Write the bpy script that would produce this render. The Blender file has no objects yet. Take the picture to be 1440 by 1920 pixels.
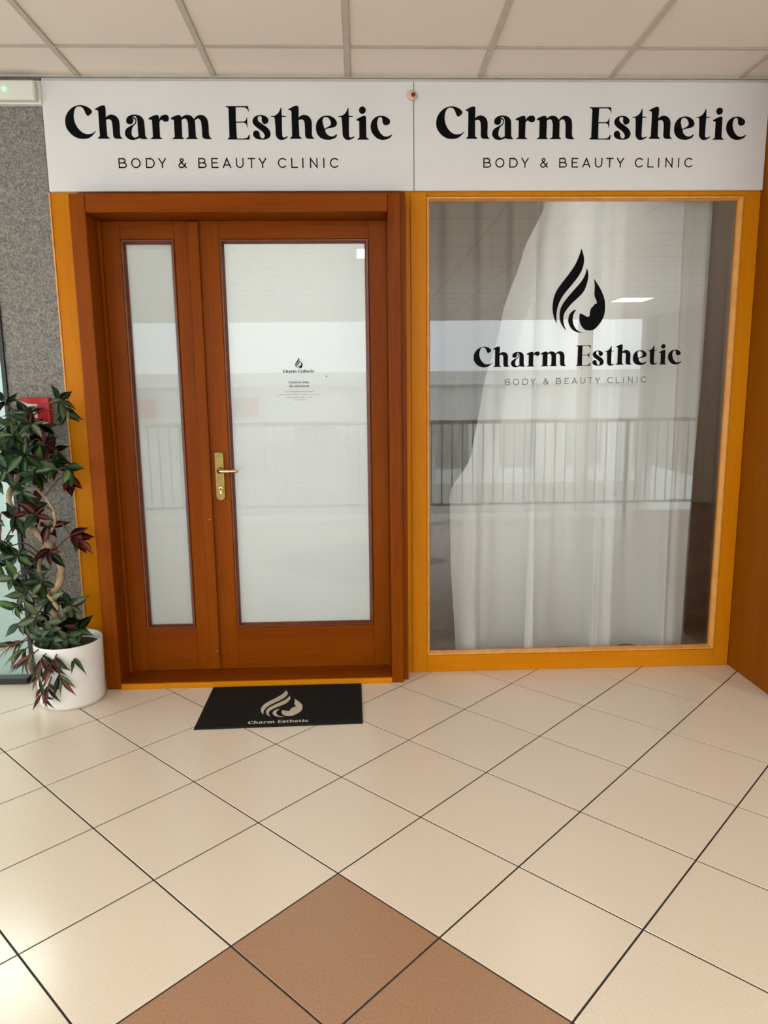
import bpy, bmesh, math, random
from mathutils import Vector, Matrix
from mathutils.geometry import tessellate_polygon

random.seed(7)
scene = bpy.context.scene
COL = scene.collection

# ------------------------------------------------------------------ camera
cam_data = bpy.data.cameras.new('camera')
cam = bpy.data.objects.new('camera', cam_data)
COL.objects.link(cam)
cam_data.sensor_fit = 'HORIZONTAL'
cam_data.sensor_width = 36.0
cam_data.lens = 1352.5 / 1440 * 36.0
cam_data.clip_start = 0.02
_R = ((0.99930744, -0.03547818, -0.01122259),
      (0.01699362, 0.16681070, 0.98584249),
      (0.03310385, 0.98535044, -0.16729807))          # right, up, forward
cam.matrix_world = Matrix(((_R[0][0], _R[1][0], -_R[2][0], 0.0054),
                           (_R[0][1], _R[1][1], -_R[2][1], -3.5443),
                           (_R[0][2], _R[1][2], -_R[2][2], 1.4472),
                           (0, 0, 0, 1)))
scene.camera = cam

# ------------------------------------------------------------------ world, lights, exposure
SKY = 4.6            # overcast sky
LAMP = 60.0          # ceiling panels of the hall
SHOP_LAMP = 30.0     # unseen panels behind the narrow leaf and neighbouring glass
world = bpy.data.worlds.new('overcast_sky')
scene.world = world
world.use_nodes = True
bg = world.node_tree.nodes['Background']
bg.inputs[0].default_value = (0.86, 0.94, 1.0, 1)
bg.inputs[1].default_value = SKY
vs = scene.view_settings
vs.view_transform = 'Standard'
vs.look = 'None'
vs.gamma = 1.0
vs.use_curve_mapping = False
vs.exposure = -0.17

scene.cycles.max_bounces = 6
scene.cycles.diffuse_bounces = 3
scene.cycles.glossy_bounces = 2
scene.cycles.caustics_reflective = False
scene.cycles.caustics_refractive = False
scene.cycles.use_adaptive_sampling = True
scene.cycles.adaptive_threshold = 0.03
scene.cycles.transparent_max_bounces = 12

CEIL = 2.8385


# ------------------------------------------------------------------ materials
def srgb(r, g, b):
    f = lambda c: (c / 255 / 12.92) if c / 255 <= 0.04045 else ((c / 255 + 0.055) / 1.055) ** 2.4
    return (f(r), f(g), f(b), 1)

def new_mat(name):
    m = bpy.data.materials.new(name)
    m.use_nodes = True
    nt = m.node_tree
    return m, nt, nt.nodes['Principled BSDF']

def mix_rgb(nt, fac, a, b):
    n = nt.nodes.new('ShaderNodeMix')
    n.data_type = 'RGBA'
    if fac is not None:
        nt.links.new(fac, n.inputs[0])
    for sock, v in ((n.inputs[6], a), (n.inputs[7], b)):
        if isinstance(v, tuple):
            sock.default_value = v
        else:
            nt.links.new(v, sock)
    return n.outputs[2], n

def coords(nt, scale=(1, 1, 1), kind='Object'):
    tc = nt.nodes.new('ShaderNodeTexCoord')
    mp = nt.nodes.new('ShaderNodeMapping')
    mp.inputs['Scale'].default_value = scale
    nt.links.new(tc.outputs[kind], mp.inputs[0])
    return mp.outputs[0]

def noise(nt, vec, scale, detail=4, rough=0.6, lo=0.35, hi=0.65):
    n = nt.nodes.new('ShaderNodeTexNoise')
    n.inputs['Scale'].default_value = scale
    n.inputs['Detail'].default_value = detail
    n.inputs['Roughness'].default_value = rough
    nt.links.new(vec, n.inputs['Vector'])
    r = nt.nodes.new('ShaderNodeMapRange')
    r.inputs[1].default_value = lo
    r.inputs[2].default_value = hi
    nt.links.new(n.outputs[0], r.inputs[0])
    return r.outputs[0]

def bump(nt, bsdf, h, strength, dist=0.002):
    b = nt.nodes.new('ShaderNodeBump')
    b.inputs['Strength'].default_value = strength
    b.inputs['Distance'].default_value = dist
    nt.links.new(h, b.inputs['Height'])
    nt.links.new(b.outputs[0], bsdf.inputs['Normal'])

def speckled(name, a, b, scale, rough=0.5, bump_s=0.0, detail=3, spec=0.5, lo=0.35, hi=0.65, metallic=0.0, sc=(1, 1, 1)):
    m, nt, p = new_mat(name)
    f = noise(nt, coords(nt, sc), scale, detail, 0.6, lo, hi)
    c, _ = mix_rgb(nt, f, a, b)
    nt.links.new(c, p.inputs['Base Color'])
    p.inputs['Roughness'].default_value = rough
    p.inputs['Specular IOR Level'].default_value = spec
    p.inputs['Metallic'].default_value = metallic
    if bump_s:
        bump(nt, p, f, bump_s)
    return m

def wood(name, dark, mid, light, axis, rough=0.32):
    """varnished wood, grain along axis"""
    m, nt, p = new_mat(name)
    sc = {'z': (30, 30, 1.2), 'x': (1.2, 30, 30), 'y': (30, 1.2, 30)}[axis]
    sc2 = {'z': (4, 4, 0.35), 'x': (0.35, 4, 4), 'y': (4, 0.35, 4)}[axis]
    f1 = noise(nt, coords(nt, sc), 4.0, 4, 0.65, 0.3, 0.72)
    f2 = noise(nt, coords(nt, sc2), 2.0, 3, 0.5, 0.3, 0.7)
    c1, _ = mix_rgb(nt, f1, dark, mid)
    c2, n2 = mix_rgb(nt, f2, c1, light)
    mul = nt.nodes.new('ShaderNodeMath')
    mul.operation = 'MULTIPLY'
    mul.inputs[1].default_value = 0.6
    nt.links.new(f2, mul.inputs[0])
    nt.links.new(mul.outputs[0], n2.inputs[0])
    nt.links.new(c2, p.inputs['Base Color'])
    p.inputs['Roughness'].default_value = rough
    p.inputs['Specular IOR Level'].default_value = 0.08
    return m

DW = ((0.145, 0.026, 0.0005, 1), (0.23, 0.045, 0.0008, 1), (0.31, 0.073, 0.0012, 1))
OW = ((0.52, 0.165, 0.002, 1), (0.62, 0.21, 0.003, 1), (0.72, 0.27, 0.008, 1))
door_wood_v = wood('reddish_wood_vertical', *DW, 'z')
door_wood_h = wood('reddish_wood_horizontal', *DW, 'x')
bead_wood = speckled('dark_reddish_bead_wood', (0.12, 0.022, 0.006, 1), (0.17, 0.035, 0.009, 1), 20, 0.3)
orange_v = wood('orange_wood_vertical', *OW, 'z')
orange_h = wood('orange_wood_horizontal', *OW, 'x')
orange_bead = speckled('pale_orange_bead_wood', (0.70, 0.30, 0.06, 1), (0.80, 0.38, 0.09, 1), 20, 0.3)
veneer = wood('shade_darkened_orange_veneer', (0.20, 0.050, 0.001, 1), (0.25, 0.066, 0.0015, 1), (0.31, 0.09, 0.002, 1), 'z', 0.45)  # same orange wood as the frame, its shade put into a darker colour

tile_cream = speckled('cream_stoneware', (0.79, 0.665, 0.525, 1), (0.87, 0.745, 0.60, 1), 160, 0.20, 0.0, 3, 0.5, 0.3, 0.7)
tile_brown = speckled('brown_stoneware', (0.36, 0.20, 0.112, 1), (0.45, 0.26, 0.155, 1), 160, 0.25, 0.0, 3, 0.5, 0.3, 0.7)
grout = speckled('dark_grout', (0.022, 0.018, 0.015, 1), (0.045, 0.037, 0.03, 1), 60, 0.9)
ceil_tile = speckled('mineral_fibre', (0.86, 0.765, 0.69, 1), (0.90, 0.81, 0.74, 1), 120, 0.95)
ceil_bar = speckled('ceiling_grid_paint', (0.56, 0.49, 0.41, 1), (0.60, 0.53, 0.45, 1), 30, 0.6)
carpet = speckled('grey_carpet', (0.13, 0.125, 0.11, 1), (0.36, 0.345, 0.315, 1), 130, 0.95, 0.6, 5, 0.1, 0.33, 0.67)
sign_white = speckled('white_sign_panel', (0.745, 0.735, 0.73, 1), (0.77, 0.76, 0.755, 1), 3, 0.35)
vinyl_black = speckled('black_vinyl', (0.0025, 0.0025, 0.003, 1), (0.005, 0.005, 0.006, 1), 40, 0.6, spec=0.06)
vinyl_grey = speckled('grey_vinyl', (0.06, 0.06, 0.06, 1), (0.09, 0.09, 0.09, 1), 40, 0.5)
vinyl_pale = speckled('pale_grey_print', (0.30, 0.32, 0.31, 1), (0.36, 0.38, 0.37, 1), 40, 0.5)
brass = speckled('brushed_brass', (0.24, 0.165, 0.045, 1), (0.32, 0.23, 0.075, 1), 60, 0.36, metallic=1.0)
brass_bright = speckled('polished_brass', (0.80, 0.60, 0.32, 1), (0.86, 0.68, 0.40, 1), 30, 0.18, metallic=1.0)
mat_black = speckled('black_mat_pile', (0.010, 0.009, 0.008, 1), (0.022, 0.020, 0.017, 1), 300, 0.95, 0.5, spec=0.1, lo=0.3, hi=0.7, sc=(0.15, 1, 1))
mat_border = speckled('black_rubber', (0.008, 0.008, 0.008, 1), (0.014, 0.014, 0.014, 1), 60, 0.7, spec=0.2)
mat_cream = speckled('cream_mat_pile', (0.56, 0.49, 0.36, 1), (0.68, 0.61, 0.47, 1), 300, 0.95, 0.3, spec=0.1)
pot_white = speckled('white_plastic', (0.80, 0.79, 0.75, 1), (0.84, 0.83, 0.79, 1), 6, 0.3)
soil_mat = speckled('potting_soil', (0.03, 0.022, 0.012, 1), (0.09, 0.07, 0.04, 1), 80, 0.95, 0.8)
bark = speckled('tan_bark', (0.20, 0.13, 0.07, 1), (0.50, 0.36, 0.22, 1), 40, 0.8, 0.5, sc=(1, 1, 0.4))
twig_mat = speckled('brown_twig', (0.06, 0.03, 0.02, 1), (0.14, 0.08, 0.05, 1), 60, 0.8)
red_plastic = speckled('red_plastic', (0.50, 0.008, 0.012, 1), (0.58, 0.012, 0.018, 1), 10, 0.3)
white_plastic = speckled('off_white_plastic', (0.74, 0.72, 0.66, 1), (0.78, 0.76, 0.70, 1), 8, 0.4)
peach_plastic = speckled('peach_plastic', (0.75, 0.45, 0.28, 1), (0.80, 0.52, 0.34, 1), 30, 0.5)
dark_red = speckled('dark_red_lens', (0.10, 0.004, 0.002, 1), (0.16, 0.008, 0.004, 1), 30, 0.15)
black_metal = speckled('black_metal', (0.010, 0.011, 0.012, 1), (0.018, 0.019, 0.02, 1), 30, 0.4)
plaster = speckled('white_plaster', (0.74, 0.73, 0.70, 1), (0.78, 0.77, 0.74, 1), 12, 0.9)
beige_wall = speckled('beige_plaster', (0.55, 0.50, 0.43, 1), (0.60, 0.55, 0.48, 1), 12, 0.9)
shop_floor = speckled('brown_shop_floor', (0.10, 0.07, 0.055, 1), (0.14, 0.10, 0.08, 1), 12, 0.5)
pale_floor = speckled('pale_shop_floor', (0.42, 0.44, 0.42, 1), (0.48, 0.50, 0.48, 1), 12, 0.5)
grey_concrete = speckled('grey_concrete', (0.42, 0.42, 0.41, 1), (0.52, 0.52, 0.50, 1), 6, 0.9)
rail_steel = speckled('rail_steel', (0.45, 0.45, 0.46, 1), (0.52, 0.52, 0.53, 1), 30, 0.35, metallic=0.9)
awning_red = speckled('red_awning_cloth', (0.50, 0.05, 0.05, 1), (0.58, 0.07, 0.06, 1), 6, 0.8)
leaf_mats = [
    speckled('leaf_dark_green', (0.020, 0.058, 0.027, 1), (0.058, 0.123, 0.055, 1), 25, 0.32),
    speckled('leaf_green', (0.051, 0.123, 0.037, 1), (0.123, 0.217, 0.068, 1), 25, 0.35),
    speckled('leaf_grey_green', (0.109, 0.160, 0.086, 1), (0.217, 0.275, 0.148, 1), 25, 0.4),
    speckled('leaf_burgundy', (0.072, 0.013, 0.012, 1), (0.160, 0.029, 0.025, 1), 25, 0.35),
    speckled('leaf_reddish', (0.232, 0.080, 0.043, 1), (0.377, 0.123, 0.068, 1), 25, 0.4),
]

def emissive(name, col, strength):
    m, nt, p = new_mat(name)
    p.inputs['Base Color'].default_value = (0.8, 0.8, 0.8, 1)
    p.inputs['Emission Color'].default_value = col
    p.inputs['Emission Strength'].default_value = strength
    return m

lamp_glow = emissive('led_diffuser', (1.0, 0.94, 0.865, 1), LAMP)
shop_glow = emissive('unseen_shop_glow', (1.0, 0.98, 0.94, 1), SHOP_LAMP)
bay_glow = emissive('curtain_backlight', (1.0, 0.97, 0.92, 1), 13.0)  # glow of an added panel that backlights the curtain
door_glow = emissive('door_film_backlight', (1.0, 0.985, 0.985, 1), 15.0)  # glow of an added panel that backlights the wide door film
green_led = emissive('green_led', (0.02, 1.0, 0.10, 1), 1.6)

def fresnel_fac(nt, ior):
    g = nt.nodes.new('ShaderNodeNewGeometry')
    mr = nt.nodes.new('ShaderNodeMapRange')
    mr.inputs[3].default_value = ior
    mr.inputs[4].default_value = 1.0 / ior
    nt.links.new(g.outputs['Backfacing'], mr.inputs[0])
    fr = nt.nodes.new('ShaderNodeFresnel')
    nt.links.new(mr.outputs[0], fr.inputs[0])
    return fr.outputs[0]

def glass(name, tint=(0.975, 0.985, 0.98, 1), ior=1.5):
    m, nt, p = new_mat(name)
    nt.nodes.remove(p)
    out = nt.nodes['Material Output']
    tr = nt.nodes.new('ShaderNodeBsdfTransparent')
    tr.inputs[0].default_value = tint
    gl = nt.nodes.new('ShaderNodeBsdfGlossy')
    gl.inputs['Roughness'].default_value = 0.0
    mx = nt.nodes.new('ShaderNodeMixShader')
    nt.links.new(fresnel_fac(nt, ior), mx.inputs[0])
    nt.links.new(tr.outputs[0], mx.inputs[1])
    nt.links.new(gl.outputs[0], mx.inputs[2])
    nt.links.new(mx.outputs[0], out.inputs[0])
    return m

def cloth(name, col, translucency, open_weave=0.0):
    m, nt, p = new_mat(name)
    nt.nodes.remove(p)
    out = nt.nodes['Material Output']
    f = noise(nt, coords(nt), 200, 2)
    c, _ = mix_rgb(nt, f, tuple(0.95 * v for v in col[:3]) + (1,), col)
    d = nt.nodes.new('ShaderNodeBsdfDiffuse')
    t = nt.nodes.new('ShaderNodeBsdfTranslucent')
    nt.links.new(c, d.inputs[0])
    nt.links.new(c, t.inputs[0])
    mx = nt.nodes.new('ShaderNodeMixShader')
    mx.inputs[0].default_value = translucency
    nt.links.new(d.outputs[0], mx.inputs[1])
    nt.links.new(t.outputs[0], mx.inputs[2])
    last = mx
    if open_weave:
        tr = nt.nodes.new('ShaderNodeBsdfTransparent')
        last = nt.nodes.new('ShaderNodeMixShader')
        last.inputs[0].default_value = open_weave
        nt.links.new(mx.outputs[0], last.inputs[1])
        nt.links.new(tr.outputs[0], last.inputs[2])
    nt.links.new(last.outputs[0], out.inputs[0])
    return m

clear_glass = glass('clear_glass')
window_glass = glass('reflective_window_glass', (0.975, 0.985, 0.98, 1), 1.72)
green_glass = glass('green_tinted_glass', (0.80, 0.88, 0.85, 1))
frost_film = cloth('frosted_film', (0.86, 0.88, 0.87, 1), 0.5)
sheer = cloth('sheer_curtain', (0.92, 0.92, 0.90, 1), 0.32, 0.22)
sheer_back = cloth('shade_toned_lining', (0.20, 0.175, 0.145, 1), 0.35)  # dark colour stands in for the shade on the rear curtain

# ------------------------------------------------------------------ helpers
def link(o, parent=None):
    COL.objects.link(o)
    if parent is not None:
        o.parent = parent
    return o

def tag(o, label=None, cat=None, group=None, kind=None):
    for k, v in (('label', label), ('category', cat), ('group', group), ('kind', kind)):
        if v:
            o[k] = v
    return o

def empty(name, loc=(0, 0, 0)):
    o = bpy.data.objects.new(name, None)
    o.empty_display_size = 0.05
    o.location = loc
    COL.objects.link(o)
    return o

def from_bm(name, bm, m, parent=None, smooth=False):
    me = bpy.data.meshes.new(name)
    bm.normal_update()
    bm.to_mesh(me)
    bm.free()
    if m:
        me.materials.append(m)
    if smooth:
        for f in me.polygons:
            f.use_smooth = True
    o = bpy.data.objects.new(name, me)
    if parent is not None:
        me.transform(Matrix.Translation(-parent_world(parent)))
    return link(o, parent)

def parent_world(p):
    v = Vector((0, 0, 0))
    while p is not None:
        v += p.location
        p = p.parent
    return v

def bm_box(bm, x0, x1, y0, y1, z0, z1, bev=0.0, seg=1):
    r = bmesh.ops.create_cube(bm, size=1.0)
    vs_ = r['verts']
    for v in vs_:
        v.co = Vector(((x0 + x1) / 2 + v.co.x * (x1 - x0), (y0 + y1) / 2 + v.co.y * (y1 - y0), (z0 + z1) / 2 + v.co.z * (z1 - z0)))
    if bev:
        es = list({e for v in vs_ for e in v.link_edges})
        bmesh.ops.bevel(bm, geom=es, offset=bev, segments=seg, affect='EDGES', profile=0.5)

def box(name, x0, x1, y0, y1, z0, z1, m, parent=None, bev=0.0, seg=1):
    bm = bmesh.new()
    bm_box(bm, x0, x1, y0, y1, z0, z1, bev, seg)
    return from_bm(name, bm, m, parent)

def bm_lathe(bm, prof, cx, cy, n=40, axis='z'):
    rings = []
    for r, h in prof:
        ring = []
        for k in range(n):
            a = 2 * math.pi * k / n
            if axis == 'z':
                ring.append(bm.verts.new((cx + r * math.cos(a), cy + r * math.sin(a), h)))
            else:                                    # axis y: cx, cy are x, z
                ring.append(bm.verts.new((cx + r * math.cos(a), h, cy + r * math.sin(a))))
        rings.append(ring)
    for a, b in zip(rings, rings[1:]):
        for k in range(n):
            bm.faces.new((a[k], a[(k + 1) % n], b[(k + 1) % n], b[k]))
    bm.faces.new(rings[0])
    bm.faces.new(rings[-1])
    bmesh.ops.recalc_face_normals(bm, faces=bm.faces)

def bm_tube(bm, pts, radii, n=8):
    pts = [Vector(p) for p in pts]
    rings = []
    up = Vector((0.3, 0.9, 0.2)).normalized()
    for i, p in enumerate(pts):
        t = (pts[min(i + 1, len(pts) - 1)] - pts[max(i - 1, 0)]).normalized()
        a = t.cross(up)
        if a.length < 1e-4:
            a = t.cross(Vector((1, 0, 0)))
        a.normalize()
        b = t.cross(a)
        r = radii[i] if isinstance(radii, (list, tuple)) else radii
        rings.append([bm.verts.new(p + r * (math.cos(2 * math.pi * k / n) * a + math.sin(2 * math.pi * k / n) * b)) for k in range(n)])
    for a, b in zip(rings, rings[1:]):
        for k in range(n):
            bm.faces.new((a[k], a[(k + 1) % n], b[(k + 1) % n], b[k]))
    bm.faces.new(rings[0])
    bm.faces.new(rings[-1])
    bmesh.ops.recalc_face_normals(bm, faces=bm.faces)

def catmull(pts, closed=True, sub=5):
    """pts (x, y[, corner]); smooth curve that keeps the corners"""
    n = len(pts)
    out = []
    for i in range(n if closed else n - 1):
        p1, p2 = pts[i], pts[(i + 1) % n]
        c1, c2 = len(p1) > 2, len(p2) > 2
        p0 = pts[(i - 1) % n] if (closed or i > 0) else p1
        p3 = pts[(i + 2) % n] if (closed or i < n - 2) else p2
        out.append((p1[0], p1[1]))
        if c1 and c2:
            continue
        m1 = ((p2[0] - p0[0]) * .5, (p2[1] - p0[1]) * .5)
        m2 = ((p3[0] - p1[0]) * .5, (p3[1] - p1[1]) * .5)
        if c1:
            m1 = ((p2[0] - p1[0]) * 1.5 - m2[0] * .5, (p2[1] - p1[1]) * 1.5 - m2[1] * .5)
        if c2:
            m2 = ((p2[0] - p1[0]) * 1.5 - m1[0] * .5, (p2[1] - p1[1]) * 1.5 - m1[1] * .5)
        for k in range(1, sub):
            t = k / sub
            h = (2*t**3 - 3*t**2 + 1, t**3 - 2*t**2 + t, -2*t**3 + 3*t**2, t**3 - t**2)
            out.append(tuple(h[0]*p1[j] + h[1]*m1[j] + h[2]*p2[j] + h[3]*m2[j] for j in (0, 1)))
    if not closed:
        out.append((pts[-1][0], pts[-1][1]))
    return out

def bm_outline(bm, loops, place, thick):
    """fills outer loop + holes; place((u, v), d) -> 3-D point d above the surface"""
    vecs = [[Vector((u, v, 0)) for u, v in lp] for lp in loops]
    flat = [p for lp in vecs for p in lp]
    tris = tessellate_polygon(vecs)
    top = [bm.verts.new(place((p.x, p.y), thick)) for p in flat]
    bot = [bm.verts.new(place((p.x, p.y), 0.0)) for p in flat]
    ax, ay, az = place((0, 0), 0), place((1, 0), 0), place((0, 1), 0)
    nrm = Vector(place((0, 0), 1)) - Vector(ax)
    for t in tris:
        a, b, c = (top[i] for i in t)
        if len({a, b, c}) < 3:
            continue
        nn = (b.co - a.co).cross(c.co - a.co)
        try:
            bm.faces.new((a, b, c) if nn.dot(nrm) > 0 else (a, c, b))
        except ValueError:
            pass
    k = 0
    for lp in vecs:
        n = len(lp)
        for i in range(n):
            j = (i + 1) % n
            try:
                bm.faces.new((top[k + i], top[k + j], bot[k + j], bot[k + i]))
            except ValueError:
                pass
        k += n

def shapes_to_bm(bm, shapes, place, thick, sub=5):
    groups = []
    hole = False
    for sh in shapes:
        if sh == 'hole':
            hole = True
            continue
        lp = catmull(sh, True, sub)
        if hole:
            groups[-1].append(lp)
            hole = False
        else:
            groups.append([lp])
    for g in groups:
        bm_outline(bm, g, place, thick)

def placer(origin, uvec, vvec, nvec, scale):
    o, u, v, n = Vector(origin), Vector(uvec), Vector(vvec), Vector(nvec)
    return lambda p, d: o + u * (p[0] * scale) + v * (p[1] * scale) + n * d

FRONT = ((1, 0, 0), (0, 0, 1), (0, -1, 0))

GLYPH = {
 'C': [[(1119,1003),(1277,1137),(1260,1241),(1122,1355),(932,1424),(737,1440),(474,1366),(252,1193),(111,974),(67,743),(97,512),(227,303),(410,141),(625,52),(845,36),(1070,76),(1226,176),(1387,346,1),(1377,366,1),(1234,269),(1034,234),(840,280),(655,431),(535,616),(470,813),(463,1021),(512,1228),(608,1355),(745,1389),(864,1344),(941,1240),(992,1102),(1047,1021)]],
 'h': [[(1410,1275,1),(1538,1344),(1716,1425),(1851,1425),(1891,1310),(1875,930,1),(1886,153,1),(1996,71,1),(1982,43,1),(1463,43,1),(1465,71,1),(1558,153,1),(1561,1160,1),(1529,1229),(1433,1252,1)],[(1871,941,1),(2030,1034),(2179,1050),(2346,977),(2446,826),(2469,629),(2467,188),(2577,66,1),(2570,43,1),(2303,43),(2183,94),(2147,211),(2149,467),(2135,722),(2089,826),(1993,861),(1867,826,1)]],
 'a': [[(2929,648),(2799,690),(2769,815),(2831,940),(2985,1029),(3194,1052),(3398,1002),(3523,885),(3564,746),(3576,384),(3585,160),(3676,56,1),(3666,31,1),(3422,34),(3293,104),(3269,328),(3267,607),(3262,829),(3217,954),(3137,996,1),(3046,926,1),(3084,871),(3086,774),(3044,685)],[(3046,926,1),(3142,940),(3219,857),(3220,746),(3166,649),(3039,523),(2983,356),(2986,188),(3084,90),(3189,110),(3282,160,1),(3312,76,1),(3183,25),(3017,-8),(2827,34),(2702,160),(2683,300),(2753,453),(2923,565),(3092,648),(3173,746),(3173,829),(3111,879,1)]],
 'r': [[(3760,886,1),(3899,969),(4111,1039),(4213,1011),(4244,886,1),(4238,607,1),(4231,118,1),(4340,48,1),(4333,28,1),(3802,28,1),(3804,48,1),(3918,118,1),(3918,802,1),(3890,836),(3767,852,1)],[(4232,803,1),(4314,969),(4467,1045),(4600,1039),(4677,942),(4661,817),(4553,753),(4422,789),(4335,836),(4235,747,1)]],
 'm': [[(4755,900,1),(4878,970),(5060,1034),(5193,1020),(5231,915,1),(5237,608,1),(5230,118,1),(5307,48,1),(5305,29,1),(4771,28,1),(4772,48,1),(4893,118,1),(4892,803,1),(4870,836),(4767,859,1)],[(5219,915,1),(5356,1012),(5506,1046),(5667,1004),(5780,887),(5832,748),(5837,469),(5842,118,1),(5928,48,1),(5927,29,1),(5389,29,1),(5390,48,1),(5508,118,1),(5517,608),(5491,776),(5437,873),(5349,887),(5220,817,1)],[(5787,860,1),(5920,993),(6086,1046),(6262,999),(6389,860),(6430,609),(6438,189),(6551,60,1),(6544,29,1),(6316,26),(6183,62),(6129,161),(6124,469),(6100,748),(6032,865),(5944,888),(5813,790,1)]],
 'E': [[(7236,1412,1),(8234,1413,1),(8263,1183,1),(8239,1183,1),(8198,1280),(8082,1355),(7934,1363,1),(7680,1363,1),(7659,764,1),(7997,764,1),(8104,820),(8160,946,1),(8178,946,1),(8172,521,1),(8151,521,1),(8112,666),(8010,722,1),(7666,722,1),(7675,119,1),(7696,48,1),(8026,54,1),(8163,105),(8213,203,1),(8267,203,1),(8240,9,1),(7259,15,1),(7260,40,1),(7344,105,1),(7358,1293,1),(7322,1357,1),(7234,1376,1)]],
 's': [[(8786,1044),(8965,1008),(9110,891),(9120,765),(9011,667),(8892,681),(8822,807),(8827,932),(8770,997),(8679,974),(8646,890),(8686,779),(8861,653),(9066,513),(9180,358),(9199,218),(9124,77),(8956,15),(8776,9),(8566,43),(8435,147),(8411,274),(8490,380),(8610,386),(8697,302),(8721,161),(8793,63),(8898,77),(8933,189),(8848,330),(8659,470),(8470,624),(8410,764),(8452,904),(8591,1008)]],
 't': [[(9249,997,1),(9414,1017),(9552,1101),(9646,1226),(9680,1338,1),(9725,1338,1),(9729,1017,1),(9923,998,1),(9922,970,1),(9736,961,1),(9730,611,1),(9730,190),(9772,105),(9863,111),(9979,156,1),(9978,119,1),(9830,21),(9648,-8),(9515,63),(9439,204),(9431,499),(9410,891,1),(9382,961,1),(9248,969,1)]],
 'i': [[(13087,851,1),(13236,938),(13426,1013),(13519,989),(13536,889,1),(13541,112,1),(13653,24,1),(13647,6,1),(13126,6,1),(13127,24,1),(13222,100,1),(13220,764,1),(13194,801),(13100,814,1)],[(13531,1250),(13509,1172),(13451,1114),(13373,1093),(13296,1114),(13240,1171),(13220,1250),(13242,1328),(13300,1385),(13378,1406),(13456,1386),(13512,1328)]],
 'e': [[(12214,212,1),(12145,99),(11981,24),(11793,-1),(11551,36),(11367,162),(11270,362),(11265,587),(11330,787),(11494,949),(11710,1017),(11924,999),(12122,887),(12207,738),(12211,663),(12142,563),(11966,508),(11777,475),(11674,413),(11693,325),(11758,232),(11877,157),(12038,150),(12169,237,1)],'hole',[(11594,638),(11565,787),(11614,924),(11722,957),(11841,912),(11919,788),(11937,663),(11860,575),(11724,513),(11648,475)]],
 'c': [[(14443,615),(14322,665),(14283,765),(14271,890),(14218,959),(14123,939),(14054,814),(14039,639),(14090,439),(14209,251),(14357,150),(14519,143),(14695,226,1),(14708,188,1),(14599,75),(14409,7),(14220,-1),(14005,74),(13845,238),(13753,414),(13742,614),(13799,789),(13962,952),(14178,1014),(14393,990),(14567,890),(14628,777),(14578,665)]],
}
LAYOUT =  [('C', 0), ('h', 0), ('a', 0), ('r', 0), ('m', 0), ('E', 0), ('s', 0), ('t', 0), ('h', 8611), ('e', 0), ('t', 3023), ('i', 0), ('c', 0)]
EMBLEM =  [[(1302,3949,1),(1396,3685),(1447,3479),(1436,3226),(1338,2904),(1143,2582),(863,2237),(535,1844),(349,1542),(236,1239),(191,934),(189,746),(215,464,1),(80,724),(4,1006),(-15,1311),(29,1661),(165,2009),(421,2378),(748,2793),(1025,3206),(1205,3618)],[(1593,3041,1),(1655,2880),(1680,2648),(1637,2371),(1504,2000),(1270,1722),(938,1421),(679,1118),(552,885),(528,650),(567,414),(691,129,1),(534,296),(405,509),(342,792),(362,1097),(476,1377),(733,1726),(1062,2096),(1343,2419),(1504,2696),(1569,2903)],[(1144,1115,1),(1052,951),(990,740),(1004,528),(1098,291),(1276,112),(1500,27,1),(1303,29),(1079,114),(902,269),(784,506),(771,695),(833,906),(975,1058)],[(1959,2554,1),(2177,2251),(2360,1948),(2508,1597),(2555,1222),(2525,869),(2414,587),(2203,306),(2012,153),(1816,131),(1594,169),(1415,359),(1321,596),(1314,808),(1334,937,1),(1495,877),(1645,794),(1756,781),(1810,840),(1822,992),(1876,1180),(1982,1273),(2028,1355),(2137,1389,1),(2120,1529),(2027,1717),(2004,1880),(2013,2090),(2005,2299)]]

def wordmark(name, origin, scale, m, parent, axes=FRONT, thick=0.001, sub=5):
    bm = bmesh.new()
    for ch, dx in LAYOUT:
        sh = GLYPH[ch]
        if dx:
            sh = [s if s == 'hole' else [(p[0] + dx,) + tuple(p[1:]) for p in s] for s in sh]
        shapes_to_bm(bm, sh, placer(origin, *axes, 1e-4 * scale), thick, sub)
    return from_bm(name, bm, m, parent)

def letters(origin, scale, m, parent, axes=FRONT, thick=0.001, sub=5):
    for ch, dx in LAYOUT:
        bm = bmesh.new()
        sh = GLYPH[ch]
        if dx:
            sh = [s if s == 'hole' else [(p[0] + dx,) + tuple(p[1:]) for p in s] for s in sh]
        shapes_to_bm(bm, sh, placer(origin, *axes, 1e-4 * scale), thick, sub)
        from_bm('letter', bm, m, parent)

def emblem(name, origin, scale, m, parent, axes=FRONT, thick=0.001, sub=6):
    bm = bmesh.new()
    shapes_to_bm(bm, EMBLEM, placer(origin, *axes, 1e-4 * scale), thick, sub)
    return from_bm(name, bm, m, parent)

# thin sans capitals as strokes; unit = cap height, (polyline, smooth)
def arc(cx, cy, rx, ry, a0, a1, n=14):
    return [(cx + rx * math.cos(math.radians(a0 + (a1 - a0) * k / n)), cy + ry * math.sin(math.radians(a0 + (a1 - a0) * k / n))) for k in range(n + 1)]

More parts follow.
